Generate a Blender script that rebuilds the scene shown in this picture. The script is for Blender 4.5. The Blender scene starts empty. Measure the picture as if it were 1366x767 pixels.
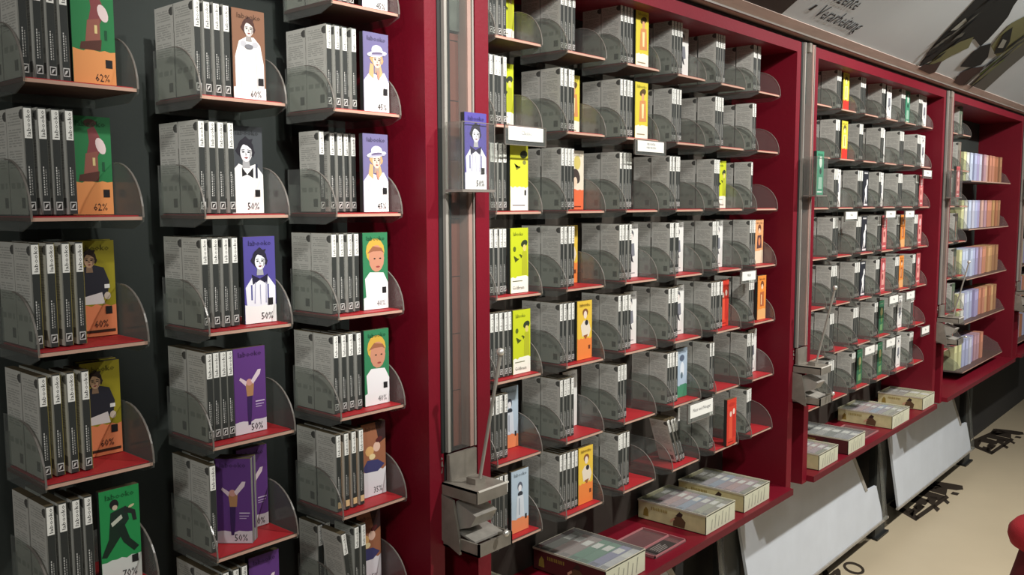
import bpy, math, random
from mathutils import Vector, Matrix
random.seed(7)
scene = bpy.context.scene
COL = scene.collection
R = math.radians
EYE = 1.76

# ---------------------------------------------------------------- camera
cam_data = bpy.data.cameras.new('camera')
cam = bpy.data.objects.new('camera', cam_data)
COL.objects.link(cam)
cam_data.sensor_width = 36.0
cam_data.lens = 1170.07 * 36.0 / 1366.0
cam_data.clip_start = 0.05
_yaw, _pitch, _roll = 0.853226208, 0.094073086, -0.00330297
_fw = Vector((math.sin(_yaw) * math.cos(_pitch), math.cos(_yaw) * math.cos(_pitch), -math.sin(_pitch)))
_r = Vector((math.cos(_yaw), -math.sin(_yaw), 0))
_u = _r.cross(_fw)
_r2 = _r * math.cos(_roll) + _u * math.sin(_roll)
_u2 = -_r * math.sin(_roll) + _u * math.cos(_roll)
cam.matrix_world = Matrix(((_r2.x, _u2.x, -_fw.x, 0), (_r2.y, _u2.y, -_fw.y, -1.28),
                           (_r2.z, _u2.z, -_fw.z, EYE), (0, 0, 0, 1)))
scene.camera = cam

# ---------------------------------------------------------------- world, lamps, exposure
world = bpy.data.worlds.new('shop_ambient')
scene.world = world
world.use_nodes = True
world.node_tree.nodes['Background'].inputs[0].default_value = (0.92, 1.0, 0.98, 1)
world.node_tree.nodes['Background'].inputs[1].default_value = 0.07

def spot(x, y, z, tx, ty, tz, watts, angle, color=(1, .97, .92), blend=.7):
    d = bpy.data.lights.new('ceiling_spotlight', 'SPOT')
    d.energy = watts; d.spot_size = R(angle); d.spot_blend = blend
    d.shadow_soft_size = .035; d.color = color
    o = bpy.data.objects.new('ceiling_spotlight', d)
    COL.objects.link(o)
    o.location = (x, y, z)
    o.rotation_euler = (Vector((tx, ty, tz)) - Vector((x, y, z))).to_track_quat('-Z', 'Y').to_euler()
spot(0.35, -1.7, 3.06, 1.02, 0, 2.0, 210, 30, blend=.9)
spot(1.0, -1.7, 3.06, 1.6, 0, 1.8, 95, 40, blend=.9)
spot(2.0, -1.7, 3.06, 2.3, 0, 1.0, 170, 104, blend=.7)
spot(3.7, -1.7, 3.06, 4.0, 0, 0.9, 235, 108, blend=.7)
spot(5.6, -1.7, 3.06, 5.9, 0, 0.9, 160, 108, blend=.7)
def add_fill(x, y, z, watts, r=.12, color=(1, .98, .95)):  # unseen fill points added to brighten the banner and the grey bar backs
    d = bpy.data.lights.new('fill_light', 'POINT'); d.energy = watts; d.shadow_soft_size = r; d.color = color
    o = bpy.data.objects.new('fill_light', d); COL.objects.link(o); o.location = (x, y, z)
add_fill(-1.6, -2.1, 3.06, 105)
add_fill(0.1, -1.7, 3.06, 30)
add_fill(4.6, -1.7, 3.06, 22)

scene.view_settings.view_transform = 'Standard'
scene.view_settings.look = 'None'
scene.view_settings.exposure = -0.08
scene.view_settings.gamma = 1.0
scene.view_settings.use_curve_mapping = False

# ---------------------------------------------------------------- materials
MATS = {}
def srgb(c):
    return tuple((v / 255 / 12.92) if v / 255 <= .04045 else ((v / 255 + .055) / 1.055) ** 2.4 for v in c) + (1,)
def mat(name, rgb, rough=.6, metal=0, bump=0, bscale=40, var=0, vscale=8, spec=.4, stretch=(1, 1, 1)):
    if name in MATS: return MATS[name]
    m = bpy.data.materials.new(name); m.use_nodes = True
    nt = m.node_tree; b = nt.nodes['Principled BSDF']
    b.inputs['Roughness'].default_value = rough
    b.inputs['Metallic'].default_value = metal
    b.inputs['Specular IOR Level'].default_value = spec
    c = srgb(rgb)
    b.inputs['Base Color'].default_value = c
    if var or bump:
        tc = nt.nodes.new('ShaderNodeTexCoord'); mp = nt.nodes.new('ShaderNodeMapping')
        mp.inputs['Scale'].default_value = stretch
        nt.links.new(tc.outputs['Object'], mp.inputs['Vector'])
    if var:
        n = nt.nodes.new('ShaderNodeTexNoise'); n.inputs['Scale'].default_value = vscale
        n.inputs['Detail'].default_value = 5
        nt.links.new(mp.outputs[0], n.inputs['Vector'])
        r = nt.nodes.new('ShaderNodeValToRGB')
        r.color_ramp.elements[0].position = .3; r.color_ramp.elements[1].position = .7
        r.color_ramp.elements[0].color = tuple(v * (1 - var) for v in c[:3]) + (1,)
        r.color_ramp.elements[1].color = tuple(min(1, v * (1 + var)) for v in c[:3]) + (1,)
        nt.links.new(n.outputs['Fac'], r.inputs[0]); nt.links.new(r.outputs[0], b.inputs['Base Color'])
    if bump:
        n = nt.nodes.new('ShaderNodeTexNoise'); n.inputs['Scale'].default_value = bscale
        n.inputs['Detail'].default_value = 4
        nt.links.new(mp.outputs[0], n.inputs['Vector'])
        bp = nt.nodes.new('ShaderNodeBump'); bp.inputs['Strength'].default_value = bump
        bp.inputs['Distance'].default_value = .01
        nt.links.new(n.outputs['Fac'], bp.inputs['Height']); nt.links.new(bp.outputs[0], b.inputs['Normal'])
    MATS[name] = m
    return m
def ink(rgb):
    return mat('print_%02x%02x%02x' % tuple(rgb), rgb, rough=.55, spec=.3)
def clear(name, tint, diff, gloss):
    if name in MATS: return MATS[name]
    m = bpy.data.materials.new(name); m.use_nodes = True
    nt = m.node_tree; nt.nodes.clear()
    out = nt.nodes.new('ShaderNodeOutputMaterial')
    t = nt.nodes.new('ShaderNodeBsdfTransparent'); t.inputs[0].default_value = tint
    d = nt.nodes.new('ShaderNodeBsdfDiffuse'); d.inputs[0].default_value = (.55, .57, .55, 1)
    g = nt.nodes.new('ShaderNodeBsdfGlossy'); g.inputs['Roughness'].default_value = .12
    m1 = nt.nodes.new('ShaderNodeMixShader'); m1.inputs[0].default_value = diff
    m2 = nt.nodes.new('ShaderNodeMixShader'); m2.inputs[0].default_value = gloss
    nt.links.new(t.outputs[0], m1.inputs[1]); nt.links.new(d.outputs[0], m1.inputs[2])
    nt.links.new(m1.outputs[0], m2.inputs[1]); nt.links.new(g.outputs[0], m2.inputs[2])
    nt.links.new(m2.outputs[0], out.inputs[0])
    MATS[name] = m
    return m
ACRYL = clear('clear_acrylic', (.85, .87, .85, 1), .10, .04)
GLASSY = clear('clear_glass', (.92, .94, .93, 1), .05, .07)
EDGE = mat('polished_acrylic_edge', (122, 116, 110), rough=.3)
EDGE_WARM = mat('polished_shelf_edge', (196, 160, 142), rough=.3)
RED = mat('crimson_lacquer', (114, 6, 29), rough=.5, var=.08, vscale=5, bump=.05, bscale=120)
LINER = mat('red_tray_liner', (176, 40, 46), rough=.5)
TRAYBOT = mat('tray_underside', (92, 72, 66), rough=.6)
DARK = mat('dark_back_panel', (46, 52, 49), rough=.75, var=.15, vscale=3, bump=.1)
BROWN = mat('taupe_back_panel', (66, 60, 54), rough=.75, var=.15, vscale=3)
BLACKM = mat('black_steel', (38, 40, 39), rough=.5)
METAL = mat('brushed_aluminium', (168, 164, 156), rough=.42, metal=.3, var=.15, vscale=6, stretch=(8, 8, .5))
METALD = mat('worn_steel', (140, 134, 124), rough=.4, metal=.3, var=.25, vscale=18)
PINKM = mat('warm_aluminium', (170, 140, 130), rough=.45, metal=.2, var=.15, vscale=9)
CHROME = mat('chrome', (235, 232, 225), rough=.25, metal=.6)
GRAYP = mat('grey_paper', (128, 128, 122), rough=.75)
BLACKP = mat('black_spine_paper', (46, 49, 47), rough=.6)
WHITEP = ink((238, 238, 232))
INKD = ink((36, 34, 32))
BACKWOOD = mat('brown_belt_board', (124, 66, 52), rough=.7, var=.2, vscale=10, stretch=(1, 1, .2))
GREENBOX = mat('pale_yellow_carton', (206, 200, 150), rough=.7, var=.12, vscale=30)
WALL = mat('dim_plaster', (60, 58, 56), rough=.9, bump=.1)
FLOORM = mat('beige_linoleum', (198, 184, 156), rough=.45, var=.06, vscale=1.5, bump=.03)
BANNER = mat('banner_vinyl', (196, 204, 208), rough=.7, var=.05, vscale=2)
LEDGE = mat('pinkish_ledge', (186, 166, 156), rough=.55, var=.12, vscale=14, stretch=(.3, 3, 3))
WHITEB = mat('white_board', (205, 212, 220), rough=.5, var=.04)

def back_material():
    m = bpy.data.materials.new('printed_back_paper'); m.use_nodes = True
    nt = m.node_tree; b = nt.nodes['Principled BSDF']; b.inputs['Roughness'].default_value = .7
    N = nt.nodes.new; L = nt.links.new
    def M(op, a, c=None, d=None):
        n = N('ShaderNodeMath'); n.operation = op
        for i, v in enumerate((a, c, d)):
            if v is None: continue
            if isinstance(v, (int, float)): n.inputs[i].default_value = v
            else: L(v, n.inputs[i])
        return n.outputs[0]
    uv = N('ShaderNodeUVMap'); s = N('ShaderNodeSeparateXYZ'); L(uv.outputs[0], s.inputs[0])
    u, v = s.outputs[0], s.outputs[1]
    line = M('GREATER_THAN', M('FRACT', M('MULTIPLY', v, 40.0)), .52)
    nz = N('ShaderNodeTexNoise'); nz.inputs['Scale'].default_value = 1.0; nz.inputs['Detail'].default_value = 1
    cb = N('ShaderNodeCombineXYZ'); L(M('MULTIPLY', u, 9.0), cb.inputs[0]); L(M('MULTIPLY', M('FLOOR', M('MULTIPLY', v, 40.0)), 3.7), cb.inputs[1])
    L(cb.outputs[0], nz.inputs['Vector'])
    word = M('GREATER_THAN', nz.outputs['Fac'], .40)
    inu = M('MULTIPLY', M('GREATER_THAN', u, .1), M('LESS_THAN', u, .88))
    para = M('MULTIPLY', M('GREATER_THAN', v, .40), M('LESS_THAN', v, .95))
    gap = M('GREATER_THAN', M('FRACT', M('MULTIPLY', v, 5.0)), .16)
    t1 = M('MULTIPLY', M('MULTIPLY', M('MULTIPLY', line, word), M('MULTIPLY', inu, para)), gap)
    band = M('MULTIPLY', M('MULTIPLY', M('GREATER_THAN', v, .245), M('LESS_THAN', v, .30)), M('MULTIPLY', inu, M('GREATER_THAN', M('FRACT', M('MULTIPLY', u, 3.0)), .3)))
    code = M('MULTIPLY', M('MULTIPLY', M('GREATER_THAN', v, .06), M('LESS_THAN', v, .16)), M('MULTIPLY', M('GREATER_THAN', u, .68), M('LESS_THAN', u, .9)))
    du = M('MULTIPLY', M('SUBTRACT', u, .95), 6.5); dv = M('MULTIPLY', M('SUBTRACT', v, .93), 22.0)
    dot = M('LESS_THAN', M('ADD', M('MULTIPLY', du, du), M('MULTIPLY', dv, dv)), 1.0)
    f = M('MINIMUM', 1.0, M('ADD', M('ADD', M('MULTIPLY', t1, .36), M('MULTIPLY', band, .35)), M('ADD', M('MULTIPLY', code, .75), M('MULTIPLY', dot, 0.9))))
    mx = N('ShaderNodeMix'); mx.data_type = 'RGBA'
    L(f, mx.inputs['Factor']); mx.inputs['A'].default_value = srgb((206, 206, 198)); mx.inputs['B'].default_value = srgb((60, 60, 58))
    L(mx.outputs['Result'], b.inputs['Base Color'])
    MATS['back'] = m
    return m
BACK = back_material()

# ---------------------------------------------------------------- mesh helpers
class MB:
    def __init__(s):
        s.v = []; s.f = []; s.m = []; s.mats = []; s.uv = {}
    def mi(s, m):
        if m not in s.mats: s.mats.append(m)
        return s.mats.index(m)
    def face(s, pts, m, uv=None):
        n = len(s.v); s.v += [tuple(p) for p in pts]
        s.f.append(tuple(range(n, n + len(pts)))); s.m.append(s.mi(m))
        if uv: s.uv[len(s.f) - 1] = uv
    def tris(s, vs, fs, m):
        n = len(s.v); s.v += [tuple(p) for p in vs]; i = s.mi(m)
        for f in fs: s.f.append(tuple(n + k for k in f)); s.m.append(i)
    def box(s, x0, x1, y0, y1, z0, z1, m, T=None, mtop=None, mfront=None):
        P = [Vector((x, y, z)) for z in (z0, z1) for y in (y0, y1) for x in (x0, x1)]
        if T: P = [T @ p for p in P]
        n = len(s.v); s.v += [tuple(p) for p in P]
        for k, f in enumerate(((0, 2, 3, 1), (4, 5, 7, 6), (0, 1, 5, 4), (2, 6, 7, 3), (0, 4, 6, 2), (1, 3, 7, 5))):
            s.f.append(tuple(n + i for i in f))
            s.m.append(s.mi(mtop if (mtop and k == 1) else mfront if (mfront and k == 2) else m))
    def prism(s, pts, vec, m, mside=None):
        a = [Vector(p) for p in pts]; b = [p + Vector(vec) for p in a]; n = len(a)
        s.face(a, m); s.face(b[::-1], m)
        for i in range(n):
            j = (i + 1) % n
            s.face([a[i], b[i], b[j], a[j]], mside or m)
    def lathe(s, prof, c, m, n=24, axis='z'):
        base = len(s.v); i = s.mi(m)
        for (r, h) in prof:
            for k in range(n):
                a = 2 * math.pi * k / n
                s.v.append((c[0] + r * math.cos(a), c[1] + r * math.sin(a), c[2] + h))
        for q in range(len(prof) - 1):
            for k in range(n):
                k2 = (k + 1) % n
                s.f.append((base + q * n + k, base + q * n + k2, base + (q + 1) * n + k2, base + (q + 1) * n + k)); s.m.append(i)
    def tube(s, a, b, r, m, n=10):
        a = Vector(a); b = Vector(b); d = (b - a).normalized()
        x = d.orthogonal().normalized(); y = d.cross(x)
        A = [a + (x * math.cos(2 * math.pi * k / n) + y * math.sin(2 * math.pi * k / n)) * r for k in range(n)]
        s.prism(A, b - a, m)
    def mesh(s, name):
        me = bpy.data.meshes.new(name)
        me.from_pydata(s.v, [], s.f)
        for m in s.mats: me.materials.append(m)
        me.polygons.foreach_set('material_index', s.m)
        if s.uv:
            l = me.uv_layers.new(name='UVMap')
            for fi, uvs in s.uv.items():
                for li, q in zip(me.polygons[fi].loop_indices, uvs): l.data[li].uv = q
        me.update()
        return me
    def build(s, name, parent=None, smooth=False):
        me = s.mesh(name)
        if smooth: me.polygons.foreach_set('use_smooth', [True] * len(me.polygons))
        return link(name, me, parent)
def link(name, me, parent=None, loc=(0, 0, 0)):
    o = bpy.data.objects.new(name, me); COL.objects.link(o); o.location = loc
    if parent: o.parent = parent
    return o
def tag(o, label, cat, group=None, kind=None):
    o['label'] = label; o['category'] = cat
    if group: o['group'] = group
    if kind: o['kind'] = kind
    return o
def thing(name, label, cat, loc=(0, 0, 0), group=None):
    return tag(link(name, None, None, loc), label, cat, group)
def struct(o):
    o['kind'] = 'structure'; return o
def copy_tree(o, parent=None):
    c = o.copy(); COL.objects.link(c)
    if parent: c.parent = parent
    for ch in o.children: copy_tree(ch, c)
    return c
KEEP = set()

_TXT = {}
def text2d(s, shear=0):
    """glyph outlines filled as flat polygons, height-normalised to cap height 1"""
    if s in _TXT: return _TXT[s]
    cu = bpy.data.curves.new('t', 'FONT'); cu.body = s; cu.resolution_u = 1; cu.fill_mode = 'FRONT'
    o = bpy.data.objects.new('t', cu); COL.objects.link(o)
    dg = bpy.context.evaluated_depsgraph_get(); dg.update()
    me = o.evaluated_get(dg).to_mesh()
    vs = [(v.co.x / .7, v.co.y / .7) for v in me.vertices]; fs = [tuple(p.vertices) for p in me.polygons]
    o.evaluated_get(dg).to_mesh_clear(); bpy.data.objects.remove(o); bpy.data.curves.remove(cu)
    w = max(v[0] for v in vs) if vs else 0
    _TXT[s] = (vs, fs, w)
    return _TXT[s]

# ---------------------------------------------------------------- setting
def z_(v): return v + EYE
b = MB(); b.box(-4, 14, -6, 3, -.05, 0, FLOORM); struct(b.build('floor'))
b = MB(); b.box(-4, 14, .36, .46, 0, 4.2, WALL); struct(b.build('wall_back'))

# ---------------------------------------------------------------- cabinets
FY = -.03                     # front plane of the cabinet frames
TOP, BASE = z_(.543), z_(-.99)
BAYS = [(-.39, 1.22, 'left'), (1.32, 2.93, 'middle'), (3.03, 4.64, 'right'), (4.74, 6.35, 'far'), (6.45, 8.06, 'furthest')]
lab_cab = {'left': 'dark red display cabinet nearest the camera, holding the large trays on the left',
           'middle': 'dark red display cabinet in the middle with six columns of clear trays',
           'right': 'dark red display cabinet right of the middle one, its shelves crowded with small packs',
           'far': 'dark red display cabinet far right with rows of pastel bars',
           'furthest': 'sliver of dark red cabinet at the right edge of the picture'}
for x0, x1, nm in BAYS:
    t = thing('display_cabinet', lab_cab[nm], 'cabinet', (x0, 0, 0), 'red display cabinets along the wall')
    w = x1 - x0
    for a in (0, w - .04):
        q = MB(); q.box(a, a + .04, FY, .23, BASE - .025 if a else BASE - .025, TOP, RED); q.build('side_panel', t)
    q = MB(); q.box(.04, w - .04, .215, .23, BASE, TOP, DARK if nm in ('left', 'far') else BROWN); q.build('back_panel', t)
    q = MB(); q.box(.04, w - .04, FY, .23, z_(.508), TOP, RED); q.build('top_rail', t)
    q = MB(); q.box(.04, w - .04, -.055, .23, BASE - .022, BASE, RED); q.build('base_shelf', t)
    q = MB(); q.box(.04, w - .04, -.058, -.055, BASE - .022, BASE, mat('dark_red_edge', (96, 22, 32))); q.build('shelf_edge', t)
# legs and slanted boards under the cabinets
for k, (xp, where) in enumerate(((1.27, 'under the left cabinet joint'), (3.0, 'under the joint of middle and right cabinet'),
                                 (4.69, 'under the joint beside the far cabinet'), (6.41, 'under the rightmost cabinet joint'))):
    t = thing('support_post', 'black steel post %s' % where, 'post', (xp, .235, 0), 'black posts carrying the cabinets')
    q = MB(); q.box(-.075, .075, 0, .03, .012, BASE - .025, BLACKM); q.build('upright', t)
    q = MB(); q.box(-.075, .075, -.012, .0, .012, BASE - .03, mat('dark_edge_strip', (58, 60, 58))); q.build('front_strip', t)
    q = MB(); q.prism([(-.09, -.03, 0), (.09, -.03, 0), (.06, .05, 0), (-.06, .05, 0)], (0, 0, .012), BLACKM); q.build('foot_plate', t)
for x0, x1, nm in BAYS[:4]:
    t = thing('slanted_board', {'left': 'slanted white board below the left cabinet', 'middle': 'long slanted white board below the middle cabinet, lit along its lower half',
              'right': 'slanted white board below the right cabinet between two posts', 'far': 'small distant slanted white board below the far cabinet'}[nm],
              'board', (x0, 0, 0), 'slanted white boards under the cabinets')
    a, c = .06, x1 - x0 - .08
    def bd(x, zz): return (x, .165 + .06 * (zz + 1.62) / .61, z_(zz))
    q = MB(); q.prism([bd(-.05, -1.01), bd(c - .52, -1.01), bd(c - .23, -1.42), bd(c - .07, -1.43), bd(c, -1.62), bd(a, -1.62)], (0, .012, .001), WHITEB); q.build('board', t)
    q = MB(); q.prism([bd(c - .52, -1.01), bd(c - .49, -1.01), bd(c - .20, -1.42), bd(c - .23, -1.42)], (0, -.004, 0), METAL); q.build('cut_edge', t)
    q = MB(); q.box(a - .03, c + .06, .158, .17, z_(-1.628), z_(-1.616), METAL); q.build('lower_rail', t)
    q = MB(); q.prism([(c - .02, .222, z_(-1.01)), (c + .02, .222, z_(-1.01)), (c + .02, .15, z_(-1.62)), (c - .02, .16, z_(-1.62))], (.004, .004, 0), GLASSY, EDGE); q.build('end_pane', t)

# ---------------------------------------------------------------- header: ledge and leaning banner
t = thing('header_ledge', 'long pinkish grey ledge running above the red cabinets', 'ledge', (-2, 0, 0))
q = MB(); q.box(0, 12, -.02, .3, TOP + .004, TOP + .012, BLACKM); q.build('shadow_gap', t)
q = MB(); q.prism([(0, -.045, z_(.560)), (0, -.045, z_(.566)), (0, .3, z_(.575)), (0, .3, z_(.56))], (12, 0, 0), LEDGE); q.build('board', t)
q = MB(); q.prism([(0, -.052, z_(.559)), (0, -.052, z_(.568)), (0, -.045, z_(.568)), (0, -.045, z_(.559))], (12, 0, 0), EDGE); q.build('lip', t)
BT = R(30)
B0 = Vector((0, -.05, z_(.568)))
BU = Vector((0, -math.cos(BT), math.sin(BT)))
BN = Vector((0, -math.sin(BT), -math.cos(BT)))
def bpt(x, h, off=0.0): return B0 + Vector((x, 0, 0)) + BU * h + BN * off
t = thing('header_banner', 'light grey printed banner leaning out above the cabinets with black lettering and drawing', 'banner')
q = MB(); q.prism([bpt(-2, 0), bpt(10, 0), bpt(10, .9), bpt(-2, .9)], -BN * .01, BANNER); q.build('sheet', t)
q = MB(); q.prism([bpt(-2, 0, .001), bpt(10, 0, .001), bpt(10, .035, .001), bpt(-2, .035, .001)], BN * .003, LEDGE); q.build('lower_strip', t)
CAMP = Vector((0, -1.28, EYE))
def on_banner(u, v, off=.002):
    d = _fw * 1170.07 + _r2 * (u - 683) - _u2 * (v - 383.5)
    k = (B0 + BN * off - CAMP).dot(BN) / d.dot(BN)
    return CAMP + d * k
def bpoly(q, pts, m, off=.002): q.face([on_banner(u, v, off) for u, v in pts], m)
q = MB()
bpoly(q, [(955, -20), (981, 2), (1040, 21), (1064, 0), (1090, -25)], ink((48, 42, 40))); q.build('dark_square', t)
q = MB()
for s, (u, v), h in (('Prozente', (1098, -4), .098), ('Verarbeitung', (1084, 21), .098)):
    vs, fs, w = text2d(s)
    o = on_banner(u, v); 
    q.tris([o + Vector((a * h * .50, 0, 0)) + BU * (c * h * .56) for a, c in vs], fs, INKD)
o = on_banner(1078, 13); q.face([o + Vector((a, 0, 0)) + BU * c for a, c in ((0, 0), (.018, 0), (.022, .026), (.006, .026))], INKD)
q.build('lettering', t)
q = MB()
BK = ink((34, 36, 36)); OL = ink((118, 118, 84)); DB = ink((70, 54, 50)); G1 = ink((98, 98, 92)); PG = ink((150, 152, 144))
bpoly(q, [(1225, 89), (1247, 58), (1270, 33), (1300, 1), (1318, -20), (1372, -20), (1352, 8), (1345, 22), (1330, 40), (1318, 53), (1308, 62), (1300, 52), (1282, 56), (1262, 68), (1245, 80)], BK)
bpoly(q, [(1239, 86), (1254, 72), (1275, 58), (1299, 49), (1292, 64), (1270, 74), (1254, 84)], OL, .004)
bpoly(q, [(1225, 92), (1232, 86), (1244, 86), (1257, 81), (1248, 96), (1240, 99)], DB, .005)
bpoly(q, [(1281, 89), (1292, 76), (1307, 62), (1322, 58), (1318, 76), (1308, 87), (1296, 90)], BK, .004)
bpoly(q, [(1272, 110), (1281, 97), (1296, 91), (1314, 88), (1304, 100), (1290, 113), (1280, 114)], DB, .005)
bpoly(q, [(1322, 62), (1335, 45), (1349, 31), (1366, 22), (1376, 24), (1376, 44), (1362, 55), (1345, 66), (1330, 76)], OL, .003)
bpoly(q, [(1328, 66), (1338, 46), (1351, 36), (1347, 56), (1338, 70), (1326, 72)], BK, .005)
bpoly(q, [(1331, 64), (1338, 52), (1343, 54), (1338, 64)], PG, .006)
bpoly(q, [(1290, 117), (1310, 98), (1340, 72), (1376, 44), (1376, 66), (1345, 92), (1312, 122)], G1, .003)
bpoly(q, [(1306, 100), (1334, 76), (1340, 80), (1314, 101)], ink((96, 112, 60)), .004)
bpoly(q, [(1268, 41), (1288, 24), (1290, 28), (1276, 40)], PG, .004)
rr = random.Random(11)
for k in range(22):
    f = rr.random(); u0 = 1232 + f * 100 + rr.uniform(-8, 8); v0 = 84 - f * 82 + rr.uniform(-7, 3)
    l = rr.uniform(8, 26); w_ = rr.uniform(.5, 1.6)
    bpoly(q, [(u0, v0), (u0 + l * .5, v0 - l * .42 - w_), (u0 + l, v0 - l * .8), (u0 + l * .5 + w_, v0 - l * .42 + w_)], (BK, BK, G1)[k % 3], .0065 + k * .00002)
for k in range(14):
    u0 = 1284 + k * 5.5 + rr.uniform(-2, 2); v0 = 120 - k * 4.6 + rr.uniform(-6, 6)
    bpoly(q, [(u0, v0), (u0 + 15, v0 - 14), (u0 + 30, v0 - 24), (u0 + 15, v0 - 11)], (G1, BK, OL)[k % 3], .0066 + k * .00002)
q.build('brush_drawing', t)

# ---------------------------------------------------------------- acrylic trays
TW = .156
def tray_proto():
    """origin: front right tip of the shelf plate (z of its lower edge)"""
    t = link('acrylic_tray', None)
    q = MB(); q.box(-TW, 0, 0, .142, 0, .005, TRAYBOT, mfront=EDGE_WARM); q.build('shelf_plate', t)
    q = MB(); q.box(-TW + .004, -.004, .004, .140, .0052, .0068, LINER); q.build('red_liner', t)
    arc = [(.142, -.014), (.142, .088), (.080, .088)]
    for k in range(1, 9):
        a = k / 9 * math.pi / 2
        arc.append((.080 - .084 * math.sin(a), .006 + .082 * math.cos(a)))
    arc += [(-.004, .004), (-.002, -.003), (.03, -.014)]
    for x in (-TW - .0012, -.0010):
        q = MB(); q.prism([(x, y, z) for y, z in arc], (.0022, 0, 0), ACRYL, EDGE if 0 else None)
        # polished rim: thin strip following the curved edge
        rim = arc[2:12]
        for (a, c), (d, e) in zip(rim[:-1], rim[1:]):
            q.face([(x - .0003, a, c), (x - .0003, d, e), (x - .0003, d + .0012, e - .0012), (x - .0003, a + .0003, c - .0016)], EDGE)
            q.face([(x - .0003, a, c), (x + .0025, a, c), (x + .0025, d, e), (x - .0003, d, e)], EDGE)
        q.build('side_panel', t)
    q = MB(); q.box(-TW, 0, .139, .1415, -.014, .06, ACRYL); q.build('back_lip', t)
    q = MB(); q.box(-.095, -.06, .1425, .2145, -.03, .02, BLACKM); q.build('wall_bracket', t)
    return t
TRAY = tray_proto()
tray_used = [False]
def place_tray(x, z, label):
    t = TRAY if not tray_used[0] else copy_tree(TRAY)
    tray_used[0] = True
    t.location = (x, 0, z); tag(t, label, 'tray', 'clear acrylic trays')
    return t

# ---------------------------------------------------------------- chocolate bars
BW, BH, BD = .061, .148, .0125      # depth (y), height, thickness (x) of a bar standing spine-out
def bar_body(edge=None, spine=BLACKP, back=BACK):
    """spine-out bar: x 0..BD, y 0..BW, spine at y=0, printed back at x=0, cover at x=BD"""
    q = MB(); c = .0012
    P = [(0, c), (c, 0), (BD - c, 0), (BD, c), (BD, BW - c), (BD - c, BW), (c, BW), (0, BW - c)]
    top = mat('paper_fold_top', (96, 84, 62), rough=.8)
    sides = [GRAYP, spine, edge or GRAYP, edge or GRAYP, GRAYP, GRAYP, GRAYP, back]
    for i in range(8):
        j = (i + 1) % 8
        uv = [(0, 0), (1, 0), (1, 1), (0, 1)] if i == 7 else None
        (ax, ay), (bx, by) = P[i], P[j]
        q.face([(ax, ay, 0), (bx, by, 0), (bx, by, BH), (ax, ay, BH)], sides[i], uv)
    q.face([(x, y, BH) for x, y in P], top); q.face([(x, y, 0) for x, y in P[::-1]], GRAYP)
    return q.mesh('chocolate_bar')
def spine_label():
    q = MB(); x0, x1 = .0013, .0110; z0, z1 = .105, .146
    q.box(x0, x1, -.0004, 0, z0, z1, WHITEP)
    a_ = q.mesh('spine_label'); q = MB()
    vs, fs, w = text2d('labooko'); h = .0052; k = .037 / (w * h)
    q.tris([(x1 - .0018 - b_ * h, -.0006, z0 + .002 + a * h * k) for a, b_ in vs], fs, INKD)
    return a_, q.mesh('lettering')
def spine_print(col=(200, 200, 196), foot=None):
    q = MB(); c = ink(col); y = -.0004
    rr = random.Random(3)
    for xa, xb in ((.0038, .0052), (.0068, .0080)):
        z = .027
        while z < .062 + (.004 if xa < .005 else 0):
            l = rr.uniform(.0012, .0035)
            q.face([(xa, y, z), (xb, y, z), (xb, y, z + l), (xa, y, z + l)], ink((150, 150, 146)) if xa > .005 else c); z += l + .0012
    f = ink(foot) if foot else c
    q.face([(.0018, y, .006), (.0106, y, .006), (.0106, y, .018), (.0018, y, .018)], f)
    if not foot:
        q.face([(.0028, y - .0002, .0075), (.0094, y - .0002, .0075), (.0094, y - .0002, .0165), (.0028, y - .0002, .0165)], INKD)
        q.face([(.0034, y - .0003, .0085), (.0058, y - .0003, .0095), (.0088, y - .0003, .0150), (.0050, y - .0003, .0140)], f)
    return q.mesh('spine_print')
LABEL_ME, LETTER_ME = spine_label(); PRINT_ME = spine_print(); PRINT_CR = spine_print(foot=(222, 190, 140))
BODY = {}
def body_for(edge):
    if edge not in BODY: BODY[edge] = bar_body(ink(edge) if edge else None)
    return BODY[edge]
n_bars = [0]
def spine_bar(x, y, z, label, edge=None, lean=0, rz=0, pr=None, group='spine-out chocolate bars'):
    o = link('chocolate_bar', body_for(edge), None, (x, y, z))
    o.rotation_euler = (0, lean, rz)
    tag(o, label, 'chocolate bar', group)
    link('lettering', LETTER_ME, link('spine_label', LABEL_ME, o)); link('spine_print', pr or PRINT_ME, o)
    n_bars[0] += 1
    return o

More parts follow.
